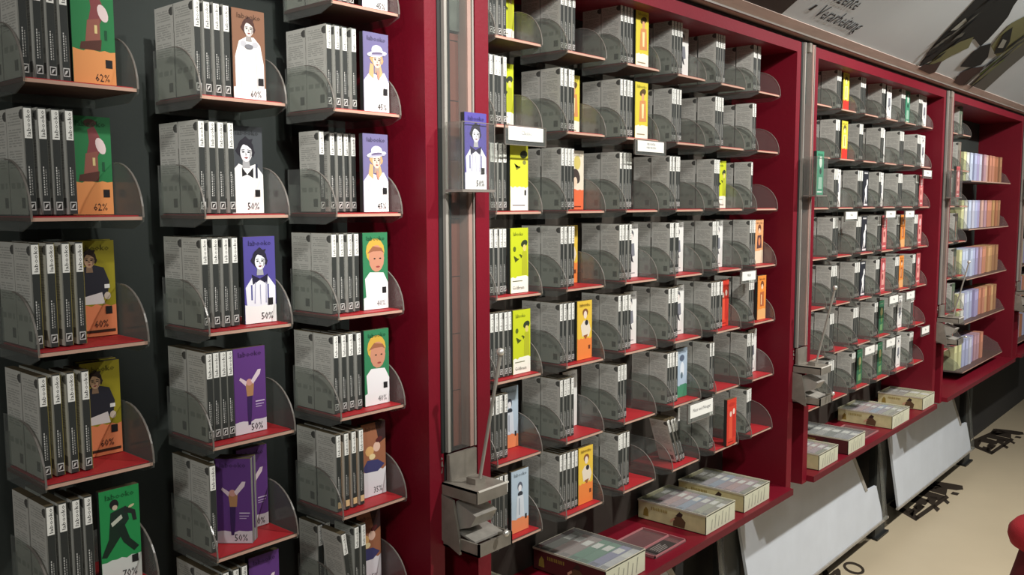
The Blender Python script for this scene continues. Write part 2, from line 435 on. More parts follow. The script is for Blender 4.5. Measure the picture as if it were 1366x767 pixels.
# --- cover artwork: 2D shapes in millimetres on a 61 x 148 face
def E(cx, cy, rx, ry, rot=0, n=14):
    c, s = math.cos(R(rot)), math.sin(R(rot))
    return [(cx + rx * math.cos(t) * c - ry * math.sin(t) * s, cy + rx * math.cos(t) * s + ry * math.sin(t) * c)
            for t in [2 * math.pi * k / n for k in range(n)]]
def Bx(x0, y0, x1, y1): return [(x0, y0), (x1, y0), (x1, y1), (x0, y1)]
K = (34, 32, 34); Wt = (240, 240, 238)
def brushed(y, col, n=8):      # ragged upper edge of a painted band
    rr = random.Random(int(y)); pts = [(0, 0), (61, 0)]
    for k in range(n + 1): pts.append((61 - 61 * k / n, y + rr.uniform(-2.5, 2.5)))
    return (pts, col)
def head(cx, cy, s, skin, hair, hat=None):
    sh = tuple(int(v * .72) for v in skin)
    def P(*p): return [(cx + a * s, cy + b_ * s) for a, b_ in p]
    r = [(E(cx, cy + 2.5 * s, 9 * s, 10.5 * s), hair), (P((-8, 6), (-11, 1), (-8, -3), (-6, 3)), hair), (P((7, 6), (10, 0), (8, -5), (6, 2)), hair),
         (P((-3.2, -7), (3.4, -7), (4.4, -15), (-4, -15)), sh), (E(cx + .4 * s, cy - .6 * s, 6.3 * s, 8.6 * s), skin),
         (P((2.5, -8.5), (6.3, -3), (6.4, 3), (4.4, 2), (4, -4)), sh),
         (P((-6.5, 3), (-3, 7.5), (2, 6), (6.4, 2.6), (6, 8), (0, 11), (-6, 8)), hair), (P((-5, 11), (0, 15), (4, 12), (8, 13), (6, 8), (-4, 8)), hair),
         (P((-4.6, 2.2), (-1.2, 2.6), (-1.2, 1.9), (-4.4, 1.4)), K), (P((1.6, 2.6), (5, 2.2), (4.8, 1.4), (1.6, 1.9)), K),
         (E(cx - 2.7 * s, cy + .1 * s, 1.5 * s, .75 * s, n=8), K), (E(cx + 3 * s, cy + .1 * s, 1.5 * s, .75 * s, n=8), K),
         (P((-.3, 0), (1.4, -3), (-.6, -3.2)), sh), (P((-2, -5.1), (.4, -4.6), (2.8, -5.1), (.4, -6.4)), (140, 64, 64))]
    if hat: r += [(E(cx, cy + 7 * s, 15 * s, 3.6 * s, 8), hat), (E(cx, cy + 11 * s, 8.5 * s, 6 * s), hat), (E(cx, cy + 7.4 * s, 8.6 * s, 1.8 * s, 6), (110, 100, 130)), (P((-14, 5), (14, 8), (12, 5.6), (-10, 4)), (170, 166, 190))]
    return r
def D(name):
    if name == 'green62':
        return [(Bx(0, 0, 61, 148), (44, 122, 72)), brushed(50, (226, 152, 92)), ([(26, 128), (36, 134), (44, 118), (44, 96), (38, 84), (24, 92), (28, 110)], (132, 70, 72)),
                ([(22, 92), (40, 96), (40, 64), (18, 58)], (146, 90, 78)), ([(12, 60), (42, 66), (40, 50), (10, 50)], (86, 52, 44)), (E(45, 104, 7, 13, 20), (226, 206, 204)),
                (E(30, 138, 10, 6), (84, 56, 48)), (Bx(32, 74, 36, 86), (220, 200, 140)), (Bx(46, 66, 50, 80), (30, 80, 52)), (Bx(46, 26, 56, 38), K), ('62%', 30, 6, 11, K)]
    if name == 'olive60':
        return [(Bx(0, 0, 61, 148), (150, 140, 34)), brushed(48, (232, 140, 96)), ([(6, 104), (24, 112), (44, 106), (52, 84), (48, 60), (8, 62)], (44, 44, 54)),
                ([(4, 60), (40, 68), (44, 50), (2, 50)], (226, 220, 220)), (Bx(44, 74, 52, 80), Wt), (E(48, 62, 5, 6), (210, 196, 180))] + head(22, 118, 1.25, (196, 160, 130), (48, 34, 30)) + [(Bx(44, 34, 54, 46), K), (Bx(4, 6, 58, 10), (60, 40, 30)), ('60%', 26, 14, 11, K)]
    if name == 'green70':
        return [(Bx(0, 0, 61, 148), (38, 140, 76)), brushed(38, (206, 212, 206)), (E(22, 124, 7, 8), (30, 30, 32)), (E(23, 119, 4, 4), (200, 180, 160)),
                ([(16, 112), (40, 118), (44, 96), (34, 84), (14, 92)], (28, 48, 40)), ([(38, 118), (54, 108), (56, 92), (50, 92), (48, 104), (36, 108)], (34, 40, 38)),
                ([(14, 92), (34, 92), (30, 72), (8, 44), (0, 46), (12, 72)], (24, 46, 34)), ([(24, 86), (36, 92), (44, 66), (58, 50), (50, 44), (34, 62)], (24, 42, 34)),
                ([(16, 96), (32, 106), (34, 100), (18, 90)], (190, 196, 180)), (E(48, 116, 5, 2, 20), (200, 190, 150)), (Bx(46, 26, 56, 38), K), ('70%', 30, 6, 12, K)]
    if name == 'white60':
        return [(Bx(0, 0, 61, 148), (134, 96, 74)), ([(4, 0), (4, 70), (12, 96), (26, 104), (40, 104), (52, 92), (58, 60), (58, 0)], Wt), brushed(20, Wt),
                (E(20, 92, 6, 5), (190, 190, 196)), (E(42, 92, 6, 5), (190, 190, 196))] + [([(14, 20), (17, 84), (18.5, 84), (16, 20)], (206, 204, 204)), ([(44, 20), (42, 84), (43.5, 84), (46.5, 20)], (206, 204, 204))] + head(30, 117, 1.35, (226, 216, 210), (76, 50, 44)) + [(E(30, 88, 8, 4), (120, 120, 126)), (Bx(46, 26, 56, 38), K), ('60%', 30, 6, 11, K)]
    if name == 'bw50':
        return [(Bx(0, 0, 61, 148), (70, 74, 78)), ([(0, 0), (0, 70), (14, 84), (30, 78), (46, 84), (61, 66), (61, 0)], Wt), ([(20, 78), (30, 66), (42, 78), (42, 60), (30, 66), (20, 62)], K)] + head(28, 104, 1.8, (232, 232, 236), (38, 36, 44)) + [(Bx(44, 28, 54, 40), K), (Bx(46, 60, 50, 84), (40, 44, 60)), ('50%', 28, 6, 12, K)]
    if name == 'violet50':
        return [(Bx(0, 0, 61, 148), (84, 76, 152)), ([(4, 30), (2, 62), (16, 80), (30, 76), (46, 80), (60, 62), (60, 20), (4, 20)], (236, 236, 244)), brushed(30, Wt),
                ([(14, 84), (30, 76), (46, 84), (44, 66), (30, 74), (16, 66)], (40, 36, 60)), (Bx(12, 40, 15, 66), (90, 90, 150)), (Bx(44, 40, 47, 66), (90, 90, 150))] + [([(18, 34), (20, 70), (21.5, 70), (20, 34)], (170, 168, 196)), ([(40, 34), (41, 70), (42.5, 70), (42, 34)], (170, 168, 196)), ([(30, 32), (29.4, 66), (30.8, 66), (31, 32)], (150, 150, 180))] + head(30, 106, 1.6, (240, 240, 244), (44, 40, 56)) + [(Bx(44, 30, 54, 42), K), ('50%', 30, 6, 12, K)]
    if name == 'purple50':
        return [(Bx(0, 0, 61, 148), (98, 58, 128)), brushed(20, (214, 208, 214)), ([(22, 84), (30, 92), (38, 86), (36, 64), (24, 64)], (176, 130, 90)), (E(29, 88, 6, 6), (206, 150, 140)),
                ([(32, 90), (46, 108), (52, 108), (50, 100), (36, 84)], (226, 206, 216)), ([(24, 90), (12, 98), (10, 94), (22, 82)], (220, 196, 206)),
                ([(24, 64), (34, 64), (32, 30), (30, 14), (25, 14), (24, 34)], (58, 36, 84)), (Bx(40, 52, 58, 54), (206, 190, 216)), (Bx(40, 47, 56, 48.6), (190, 170, 206)), (Bx(40, 43, 52, 44.4), (190, 170, 206)), ('50%', 30, 4, 12, K)]
    if name == 'hat45':
        return [(Bx(0, 0, 61, 148), (116, 110, 152)), ([(0, 0), (0, 58), (14, 74), (34, 70), (50, 76), (61, 58), (61, 0)], (236, 234, 242)), brushed(52, Wt),
                ([(16, 92), (12, 70), (24, 62), (24, 88)], (206, 170, 120)), ([(40, 92), (46, 74), (38, 64), (36, 84)], (206, 170, 120))] + [([(8, 40), (20, 62), (22, 60), (11, 38)], (196, 192, 206)), ([(44, 62), (54, 40), (51, 38), (42, 60)], (196, 192, 206))] + head(32, 98, 1.62, (236, 206, 190), (200, 160, 110), (226, 226, 236)) + [(E(34, 70, 3, 9, 10), (200, 140, 120)), (Bx(46, 34, 56, 46), K), ('45%', 32, 6, 11, K)]
    if name == 'green40':
        return [(Bx(0, 0, 61, 148), (52, 124, 84)), ([(8, 0), (4, 60), (16, 72), (50, 70), (61, 50), (61, 0)], (232, 230, 232)), brushed(24, (230, 230, 230)),
                (E(30, 112, 23, 25), (206, 166, 70)), (E(33, 98, 19, 26), (196, 138, 112)), ([(10, 108), (24, 122), (46, 118), (52, 108), (44, 112), (24, 112)], (150, 98, 72)),
                (E(28, 98, 2.6, 1.4), K), (E(42, 98, 2.6, 1.4), K), (E(36, 82, 5, 1.8), (150, 70, 66)), (Bx(46, 30, 56, 42), K), ('40%', 32, 6, 11, (90, 90, 90))]
    if name == 'brown35':
        return [(Bx(0, 0, 61, 148), (158, 104, 76)), brushed(52, (224, 224, 228)), ([(0, 56), (14, 74), (40, 72), (58, 60), (40, 48), (10, 50)], (66, 66, 110)), ([(34, 148), (61, 148), (61, 112), (44, 104), (40, 124)], (60, 42, 42)),
                (E(20, 92, 11, 10), (216, 170, 110)), (E(38, 98, 9, 10), (226, 190, 170)), (E(44, 112, 9, 5, 20), (90, 40, 40)), (E(26, 80, 8, 6), (230, 210, 160)), ('35%', 28, 6, 12, (60, 60, 60))]
    if name == 'lime':
        return [(Bx(0, 0, 61, 148), (196, 206, 40)), brushed(36, (240, 240, 226)), (E(47, 112, 12, 8, 20), (52, 62, 40)), (E(48, 102, 6, 8), (216, 200, 120)), ([(40, 94), (56, 94), (58, 40), (38, 40)], (176, 180, 44)),
                ([(10, 84), (13, 84), (15, 70), (28, 76), (28, 79), (14, 74)], (70, 80, 30)), ([(28, 86), (30, 88), (36, 78), (40, 84), (34, 88)], (70, 80, 30)), (E(13, 100, 5, 6), (90, 104, 36)),
                (Bx(6, 26, 40, 28), (120, 120, 90)), ('Goldbraun', 6, 8, 8, (90, 90, 80)), ('labooko', 8, 130, 9, (90, 104, 30))]
    if name == 'limewhite':
        return [(Bx(0, 0, 61, 148), (216, 214, 60)), brushed(52, (240, 240, 230)), (E(46, 126, 13, 9, 10), (56, 60, 36)), ([(12, 106), (16, 104), (20, 90), (34, 96), (34, 100), (18, 96)], (110, 112, 50)), (E(48, 108, 6, 5), (130, 130, 70)), (Bx(48, 34, 54, 46), K), (Bx(6, 10, 50, 13), (140, 140, 140))]
    if name == 'blueorange':
        return [(Bx(0, 0, 61, 148), (176, 194, 208)), brushed(32, (226, 138, 92)), (E(30, 108, 9, 11), (90, 96, 110)), (E(30, 104, 6, 8), (226, 226, 230)), (E(31, 90, 9, 6), (50, 54, 62)), ([(20, 86), (42, 86), (46, 34), (16, 34)], (206, 214, 222)), (Bx(26, 40, 29, 80), (130, 140, 156)), (Bx(48, 26, 54, 38), K)]
    if name == 'yelloworange':
        return [(Bx(0, 0, 61, 148), (226, 190, 70)), brushed(52, (230, 132, 66)), (E(33, 118, 12, 10), (130, 84, 52)), (E(33, 112, 7, 10), (232, 216, 200)), ([(14, 86), (26, 98), (46, 96), (56, 74), (48, 56), (20, 58)], (226, 214, 196)),
                (E(38, 92, 7, 7), (44, 44, 54)), ([(24, 60), (44, 62), (36, 50)], (150, 90, 50)), (Bx(12, 136, 48, 139), (180, 140, 50)), (Bx(46, 24, 54, 34), (110, 60, 40))]
    if name == 'yellowfig':
        return [(Bx(0, 0, 61, 148), (214, 198, 66)), brushed(34, (238, 234, 216)), (E(36, 122, 16, 9, 20), (90, 70, 40)), (E(36, 110, 7, 10), (214, 160, 120)), ([(22, 100), (50, 102), (54, 46), (18, 44)], (206, 142, 90)), ([(30, 92), (42, 92), (40, 54), (32, 54)], (232, 216, 160)), (Bx(8, 10, 46, 13), (150, 140, 110))]
    if name == 'whiteorange':
        return [(Bx(0, 0, 61, 148), (226, 216, 196)), brushed(50, (222, 110, 70)), (E(34, 118, 14, 18), (206, 190, 110)), (E(30, 84, 14, 20, 30), (70, 60, 56)), (E(26, 70, 8, 12), (230, 206, 180)), (Bx(20, 6, 50, 9), (120, 50, 30))]
    if name == 'white':
        return [(Bx(0, 0, 61, 148), (226, 226, 222)), (E(30, 118, 10, 12), (90, 90, 96)), (E(30, 112, 7, 9), (230, 220, 214)), ([(20, 92), (42, 94), (46, 60), (16, 52)], (120, 122, 130)), ([(24, 60), (30, 64), (40, 40), (30, 44)], (50, 50, 56)), (Bx(8, 10, 46, 13), (150, 150, 150))]
    if name == 'peach':
        return [(Bx(0, 0, 61, 148), (220, 160, 110)), brushed(44, (224, 206, 180)), (E(32, 118, 12, 14), (110, 70, 50)), (E(32, 110, 8, 9), (226, 190, 160)), ([(18, 94), (46, 96), (50, 52), (14, 50)], (90, 60, 60)), (E(32, 74, 8, 14), (206, 130, 90))]
    if name == 'orange':
        return [(Bx(0, 0, 61, 148), (226, 140, 62)), brushed(34, (222, 170, 110)), (E(32, 118, 12, 12), (120, 70, 44)), (E(32, 110, 7, 9), (230, 200, 170)), ([(18, 92), (46, 94), (46, 44), (18, 44)], (176, 100, 60)), (Bx(24, 50, 30, 84), (236, 200, 150))]
    if name == 'red':
        return [(Bx(0, 0, 61, 148), (206, 62, 46)), (E(24, 100, 7, 9), (226, 196, 180)), (E(44, 106, 7, 10), (232, 210, 196)), ([(14, 90), (34, 92), (36, 20), (10, 20)], (222, 84, 60)), ([(36, 96), (54, 98), (56, 24), (36, 20)], (190, 50, 40)), (Bx(8, 8, 44, 11), (140, 30, 26)), (E(30, 130, 22, 6), (186, 50, 40))]
    if name == 'yellowred':
        return [(Bx(0, 0, 61, 148), (222, 206, 70)), brushed(40, (206, 56, 46)), (E(30, 120, 16, 12), (110, 100, 50)), (E(30, 110, 9, 10), (236, 226, 150)), ([(16, 94), (46, 96), (46, 44), (14, 44)], (236, 222, 150)), ([(26, 90), (34, 90), (32, 50), (26, 50)], (150, 130, 60))]
    if name == 'greenwhite':
        return [(Bx(0, 0, 61, 148), (70, 140, 110)), (E(34, 112, 12, 20), (206, 220, 206)), (E(34, 80, 9, 10), (40, 60, 54)), ([(20, 60), (48, 60), (50, 20), (16, 20)], (150, 186, 166)), (Bx(8, 8, 50, 12), (220, 226, 220))]
    if name == 'darkwhite':
        return [(Bx(0, 0, 61, 148), (44, 46, 54)), (Bx(12, 136, 52, 142), (190, 190, 190)), (E(46, 100, 8, 14), (236, 236, 236)), ([(20, 70), (36, 92), (46, 84), (46, 30), (38, 14), (32, 44), (22, 12), (16, 14), (26, 52)], (238, 238, 238)), (Bx(12, 4, 54, 12), (220, 220, 220))]
    if name == 'pink':
        return [(Bx(0, 0, 61, 148), (186, 90, 92)), (E(34, 110, 14, 18), (226, 186, 186)), ([(16, 86), (48, 90), (50, 30), (14, 30)], (222, 160, 150)), (E(28, 66, 8, 14), (150, 60, 60)), (Bx(10, 10, 50, 16), (226, 190, 180))]
    if name == 'green':
        return [(Bx(0, 0, 61, 148), (56, 104, 76)), (E(32, 96, 15, 20), (190, 186, 130)), (E(34, 66, 10, 18), (96, 130, 76)), ([(16, 40), (50, 44), (48, 14), (16, 14)], (110, 150, 100)), (Bx(8, 132, 50, 137), (140, 170, 140))]
    if name == 'bluegreen':
        return [(Bx(0, 0, 61, 148), (168, 186, 204)), brushed(36, (70, 136, 104)), (E(30, 118, 14, 10), (84, 96, 116)), (E(32, 84, 12, 22), (214, 222, 230)), (E(30, 66, 6, 10), (90, 110, 120))]
    raise KeyError(name)
ART = {}
def cover_mesh(name):
    """flat print on the front of a facing bar: plane y=0, x 0..BW, z 0..BH"""
    if name in ART: return ART[name]
    q = MB(); lay = 0
    for s in D(name):
        lay += 1; y = -.00006 * lay - .0001
        if isinstance(s[0], str):
            vs, fs, w = text2d(s[0]); h = s[3] * .001
            q.tris([(s[1] * .001 + a * h * .82, y, s[2] * .001 + c * h) for a, c in vs], fs, ink(s[4]))
        else:
            q.face([(min(61, max(0, px)) * .001, y, min(148, max(0, py)) * .001) for px, py in s[0]], ink(s[1]))
    if name not in ('lime', 'limewhite', 'darkwhite', 'red'):
        base = D(name)[0][1]
        vs, fs, w = text2d('labooko'); h = .0085
        q.tris([(.008 + a * h * .045 / (w * h), -.0010, .133 + c * h) for a, c in vs], fs, ink(tuple(int(v * .6) for v in base)))
    ART[name] = (q.mesh('cover_print'), D(name)[0][1])
    return ART[name]
FBODY = {}
def facing_body(rgb):
    if rgb in FBODY: return FBODY[rgb]
    q = MB(); m = ink(rgb); c = .0012
    P = [(0, c), (c, 0), (BW - c, 0), (BW, c), (BW, BD - c), (BW - c, BD), (c, BD), (0, BD - c)]
    for i in range(8):
        (ax, ay), (bx, by) = P[i], P[(i + 1) % 8]
        mm = m if i in (0, 1, 2) else (BLACKP if i in (6, 7) else GRAYP)
        q.face([(ax, ay, 0), (bx, by, 0), (bx, by, BH), (ax, ay, BH)], mm)
    q.face([(x, y, BH) for x, y in P], mat('paper_fold_top', (96, 84, 62))); q.face([(x, y, 0) for x, y in P[::-1]], GRAYP)
    FBODY[rgb] = q.mesh('chocolate_bar')
    return FBODY[rgb]
DESC = {'green62': 'bent figure on green over orange, 62%', 'olive60': 'dark-jacketed man on olive', 'green70': 'dark running man on green, 70%',
        'white60': 'white-clad figure on brown, 60%', 'bw50': 'black and white portrait, 50%', 'violet50': 'white portrait on violet, 50%',
        'purple50': 'dancer on purple', 'hat45': 'woman in hat on lavender, 45%', 'green40': 'yellow-banded face on green',
        'brown35': 'brown and white cover, 35%', 'lime': 'lime green cover with a scribble', 'limewhite': 'yellow cover fading to white',
        'blueorange': 'pale blue and orange cover', 'yelloworange': 'yellow and orange cover', 'yellowfig': 'yellow cover with a tan figure',
        'whiteorange': 'white and orange cover', 'white': 'white cover', 'peach': 'peach cover', 'orange': 'orange cover', 'red': 'red cover with two faces',
        'yellowred': 'yellow and red cover', 'greenwhite': 'green and white cover', 'darkwhite': 'dark cover with white figure', 'pink': 'pink cover',
        'green': 'green cover', 'bluegreen': 'pale blue and green cover'}
def facing_bar(art, x, y, z, where, rz=0):
    me, rgb = cover_mesh(art)
    o = link('chocolate_bar', facing_body(rgb), None, (x, y, z)); o.rotation_euler = (0, 0, rz)
    link('cover_print', me, o)
    tag(o, '%s, %s' % (DESC[art], where), 'chocolate bar', 'chocolate bars turned to show their covers')
    return o

# ---------------------------------------------------------------- fill the trays
Z0, PZ = .3549, .1878
ORD = ['top', 'second', 'third', 'fourth', 'fifth', 'sixth', 'bottom']
def zrow(r): return z_(Z0 - PZ * r)
CN1 = ['first', 'second', 'third']; CN2 = ['first', 'second', 'third', 'fourth', 'fifth', 'last']
PN = ['leftmost', 'second', 'third', 'fourth', 'fifth', 'sixth', 'seventh']
# left cabinet: (col,row) -> (spines, pitch, art, art x offset, options)
L = {(0, 1): (4, .0182, 'green62', .079, .03), (0, 2): (4, .0182, 'green62', .092, .086), (0, 3): (4, .0195, 'olive60', .089, .086, 'olive'), (0, 4): (4, .0195, 'olive60', .089, .086, 'olive'), (0, 5): (4, .0182, 'green70', .085, .03),
     (1, 1): (4, .0175, 'white60', .078, .03), (1, 2): (4, .0178, 'bw50', .088, .062), (1, 3): (4, .0178, 'violet50', .086, .03), (1, 4): (4, .0130, 'purple50', .060, .03, 'short'), (1, 5): (2, .018, 'purple50', .087, .075, 'loose'), (1, 6): (4, .0178, 'purple50', .086, .045),
     (2, 0): (4, .018, 'hat45', .091, .025), (2, 1): (4, .018, 'hat45', .091, .025), (2, 2): (5, .0165, 'hat45', .090, .03, 'gap'), (2, 3): (4, .0176, 'green40', .085, .03), (2, 4): (4, .0176, 'green40', .084, .03), (2, 5): (4, .0182, 'brown35', .086, .047, 'cream'), (2, 6): (3, .0178, 'brown35', .087, .068, 'leaning')}
first_vis = {0: 1, 1: 1, 2: 0}
for (c, r), v in L.items():
    n, pit, art, ax, fy = v[:5]; opt = v[5] if len(v) > 5 else ''
    x = .6275 + .2567 * c; z = zrow(r)
    k = r - first_vis[c]
    where = '%s tray down, %s column, left cabinet' % (ORD[k] if k < 6 else 'seventh', CN1[c])
    if k == 0: where = 'top visible tray, %s column, left cabinet' % CN1[c]
    place_tray(x, z, 'clear quarter-round-sided tray, ' + where)
    xl = x - TW + .006; zb = z + .008
    edge = {'olive': (150, 138, 70), 'cream': (196, 160, 120)}.get(opt, (88, 92, 86))
    pr = PRINT_CR if opt == 'cream' else None
    back_n = 1 if opt not in ('short', 'gap', 'loose') else 0
    for i in range(n):
        lean = random.uniform(-.006, .006); y = .022 + random.uniform(0, .004)
        xx = xl + i * pit + (.020 if opt == 'leaning' and i else 0)
        if opt == 'leaning' and i == 0: lean = -.13; xx += .017; y = .012
        if opt == 'gap': xx += .012 if i else 0; y += .035 if i else .03
        if opt == 'loose': xx = xl + i * .0135; y += .03 * i
        spine_bar(xx, y, zb + (.001 if lean > -.05 else .0018), '%s spine-out black bar, %s' % (PN[i], where), edge, lean, 0, pr)
    if opt not in ('gap',):
        spine_bar(xl, .086, zb + .001, 'grey bar back standing behind leftmost bar, ' + where, edge)
        spine_bar(xl + pit, .086, zb + .001, 'bar behind the second spine, ' + where, edge)
    fx = x - TW + ax
    if opt == 'loose':
        for k in range(2):
            facing_bar(art, x - TW + .036 + k * .0118, .060 + k * .0090, zb, '%s turned bar, ' % ['front', 'rear'][k] + where, -.86)
        facing_bar(art, fx, fy, zb, 'rear bar, ' + where)
    else:
        facing_bar(art, fx, fy, zb, where)
        if opt == 'olive': facing_bar(art, fx + .002, fy + .016, zb + .001, 'second copy behind, ' + where)

# middle cabinet
M = {}
for c in range(6):
    for r in range(7): M[(c, r)] = [4, None, .074, .045]
PXM = [370, 326, 275, 235, 205, 183]; SLOPE = [1.16, 1.35, 1.54, 1.74, 1.93, 2.1]
def S(c, r, n, art=None, px=99, y0=.022):
    """px: how wide the cover shows in the photograph beside the spines, which tells how far back it stands"""
    w = px / PXM[c]
    if w > .056: M[(c, r)] = [n, art, max(.0745, .005 + n * .0148 + .003), y0]
    elif .02 + (.149 - n * .0148 - w) / SLOPE[c] > .098:
        M[(c, r)] = [n, art, .002 + n * .0148 + w + SLOPE[c] * .072 - .061, .092]
    else: M[(c, r)] = [n, art, .090, min(.122, max(.024, .02 + (.151 - .002 - n * .0148 - w) / SLOPE[c]))]
S(0, 0, 4, 'lime', 9); S(0, 1, 4, 'lime', 8); S(0, 2, 4, 'limewhite'); S(0, 3, 4, 'lime'); S(0, 4, 5, 'lime'); S(0, 5, 4, 'blueorange', 13); S(0, 6, 4, 'blueorange')
S(1, 1, 4, 'yellowfig', 5); S(1, 2, 4, 'whiteorange', 11); S(1, 3, 4, 'yelloworange', 3); S(1, 4, 4, 'yelloworange'); S(1, 5, 4, 'white', 3); S(1, 6, 5, 'yelloworange')
S(2, 0, 4, 'yellowfig'); S(2, 1, 4, 'yellowfig'); S(2, 3, 4, 'white', 8); S(2, 4, 4, 'white', 7); S(2, 5, 3)
S(3, 0, 4, 'white', 7); S(3, 3, 4, 'white', 4); S(3, 4, 4, 'white', 6); S(3, 5, 4, 'bluegreen', 12); S(3, 6, 4)
S(4, 2, 3, 'lime', 7); S(4, 3, 3, 'white', 4); S(4, 4, 5, 'red', 8); S(4, 5, 2); S(4, 6, 2, 'red', 99, -.004)
S(5, 1, 2); S(5, 2, 1); S(5, 3, 3, 'peach', 10); S(5, 4, 3, 'orange'); S(5, 5, 3, 'white', 4); S(5, 6, 3)
for (c, r), (n, art, ax, y) in M.items():
    x = 1.5691 + .2513 * c; z = zrow(r)
    where = '%s tray, %s column, middle cabinet' % (ORD[r], CN2[c])
    place_tray(x, z, 'clear quarter-round-sided tray, ' + where)
    xl = x - TW + .005; zb = z + .008; pit = .0148
    tilt = (c, r) == (3, 6)
    for i in range(n):
        lean = random.uniform(-.006, .006); xx = xl + i * pit
        if tilt:
            if i < 3: lean = -.42; xx = xl + .062 + i * .0158
            else: lean = 0; xx = xl + .128
        spine_bar(xx, .020 + random.uniform(0, .004) + (.04 if tilt and i == 3 else 0), zb + .001 + (0.0015 if tilt else 0), '%s spine-out black bar, %s' % (PN[i], where), (96, 98, 90), lean)
    if c < 5 and n_bars[0] < 299 and not tilt:
        spine_bar(xl, .084, zb + .001, 'grey bar back standing behind leftmost bar, ' + where, (96, 98, 90))
    elif not tilt:
        M[(c, r)].append('stuffback')
    if art: facing_bar(art, x - TW + ax, y, zb, where)
print('individual spine bars', n_bars[0])

# right cabinet: trays as things, covers as things, distant black bars joined
RC = {(1, 0): ('yellowred', .084), (3, 0): ('white', .07), (4, 0): ('greenwhite', .08), (5, 0): ('white', .08), (1, 1): ('yellowred', .07), (3, 1): ('white', .05), (5, 1): ('white', .075),
      (1, 2): ('white', .045), (2, 2): ('darkwhite', .08), (3, 2): ('white', .045), (5, 2): ('pink', .07), (2, 3): ('darkwhite', .08), (3, 3): ('pink', .07), (4, 3): ('orange', .075), (5, 3): ('pink', .08),
      (2, 4): ('darkwhite', .08), (3, 4): ('pink', .06), (4, 4): ('orange', .08), (5, 4): ('pink', .08), (5, 5): ('pink', .05), (3, 5): ('green', .06), (4, 5): ('white', .07), (2, 6): ('green', .08), (3, 6): ('green', .08), (4, 6): ('white', .07)}
far = MB()
def far_bar(q, x, y, z, h=BH, sp=BLACKP, lab=WHITEP):
    q.box(x, x + BD, y, y + BW, z, z + h, GRAYP, mfront=sp)
    q.f.pop(-2); q.m.pop(-2)
    q.face([(x, y + BW, z), (x, y, z), (x, y, z + h), (x, y + BW, z + h)], BACK, [(0, 0), (1, 0), (1, 1), (0, 1)])
    q.face([(x + .0014, y - .0004, z + .105), (x + .011, y - .0004, z + .105), (x + .011, y - .0004, z + .146), (x + .0014, y - .0004, z + .146)], lab)
    q.face([(x + .002, y - .0004, z + .006), (x + .0105, y - .0004, z + .006), (x + .0105, y - .0004, z + .018), (x + .002, y - .0004, z + .018)], ink((150, 150, 146)))
for c in range(6):
    for r in range(7):
        x = 3.2791 + .2513 * c; z = zrow(r)
        where = '%s tray, %s column, right cabinet' % (ORD[r], CN2[c])
        place_tray(x, z, 'clear quarter-round-sided tray, ' + where)
        xl = x - TW + .005; zb = z + .008
        n = 3 if (c, r) in RC and RC[(c, r)][1] < .075 else 4
        if (c * 7 + r * 3) % 5 == 2: n -= 1
        for i in range(n): far_bar(far, xl + i * .0148, .021, zb)
        far_bar(far, xl, .085, zb)
        if (c, r) in RC:
            art, ax = RC[(c, r)]
            facing_bar(art, x - TW + .088, .028 if ax > .055 else .05, zb, where)
for (c, r), v in M.items():
    if len(v) > 4: far_bar(far, 1.5691 + .2513 * c - TW + .005, .085, zrow(r) + .008)
tag(far.build('chocolate_bar'), 'black-spined chocolate bars packed in the trays of the right cabinet', 'chocolate bars', None, 'stuff')

# ---------------------------------------------------------------- far cabinet: shelves of pastel bars
PAST = [(206, 206, 158), (214, 214, 206), (190, 200, 220), (176, 182, 212), (196, 198, 214), (168, 160, 196), (186, 150, 160), (206, 168, 156), (200, 140, 116), (190, 148, 104), (206, 164, 120), (180, 122, 92), (170, 128, 96)]
PNAME = ['pale yellow', 'off-white', 'light blue', 'periwinkle', 'grey-blue', 'lavender', 'dusty pink', 'salmon', 'terracotta', 'tan', 'apricot', 'rust', 'brown']
def pastel_bar(rgb, h):
    q = MB(); m = ink(rgb); q.box(0, .052, 0, .10, 0, h, m)
    q.box(.006, .046, -.0006, 0, h * .62, h * .92, ink(tuple(min(255, int(v * 1.12)) for v in rgb)))
    me = q.mesh('pastel_bar'); return me
SH = [.118, -.148, -.424, -.672, -.945]
PME = [pastel_bar(c, .158) for c in PAST]
PMC = {}
for s, zt in enumerate(SH):
    t = thing('clear_shelf', '%s shelf of pastel bars in the far cabinet' % ORD[s] if s < 4 else 'lowest shelf of pastel bars in the far cabinet', 'shelf', (5.28, 0, z_(zt)), 'clear shelves in the far cabinet')
    q = MB(); q.box(0, .93, 0, .19, 0, .006, TRAYBOT, mfront=EDGE_WARM); q.build('shelf_plate', t)
    for xx in (-.002, .93):
        q = MB(); q.prism([(xx, .19, 0), (xx, .19, .1), (xx, .1, .1), (xx, .03, .06), (xx, 0, .006), (xx, 0, 0)], (.003, 0, 0), ACRYL); q.build('side_panel', t)
    q = MB(); q.box(.4, .5, .1905, .2145, -.03, .03, BLACKM); q.build('wall_bracket', t)
    m = 13 if s < 4 else 9
    for i in range(m):
        j = min(12, max(0, i + (random.choice((0, 0, 1, -1)) if 0 < i < 12 else 0)))
        o = link('pastel_bar', PME[j], None, (5.30 + i * .068 + random.uniform(-.002, .002), .045 + random.uniform(-.006, .006), z_(zt) + .0065))
        o.rotation_euler = (0, 0, 0)
        tag(o, '%s pastel bar, %s from the left on the %s shelf, far cabinet' % (PNAME[j], ['leftmost', 'second', 'third', 'fourth', 'fifth', 'sixth', 'seventh', 'eighth', 'ninth', 'tenth', 'eleventh', 'twelfth', 'thirteenth'][i].replace('leftmost', 'first'), ORD[s] if s < 4 else 'lowest'), 'chocolate bar', 'pastel bars on the far shelves')
far2 = MB(); c0 = [(150, 96, 84), (90, 110, 86), (70, 64, 60), (140, 132, 120), (60, 70, 60)]
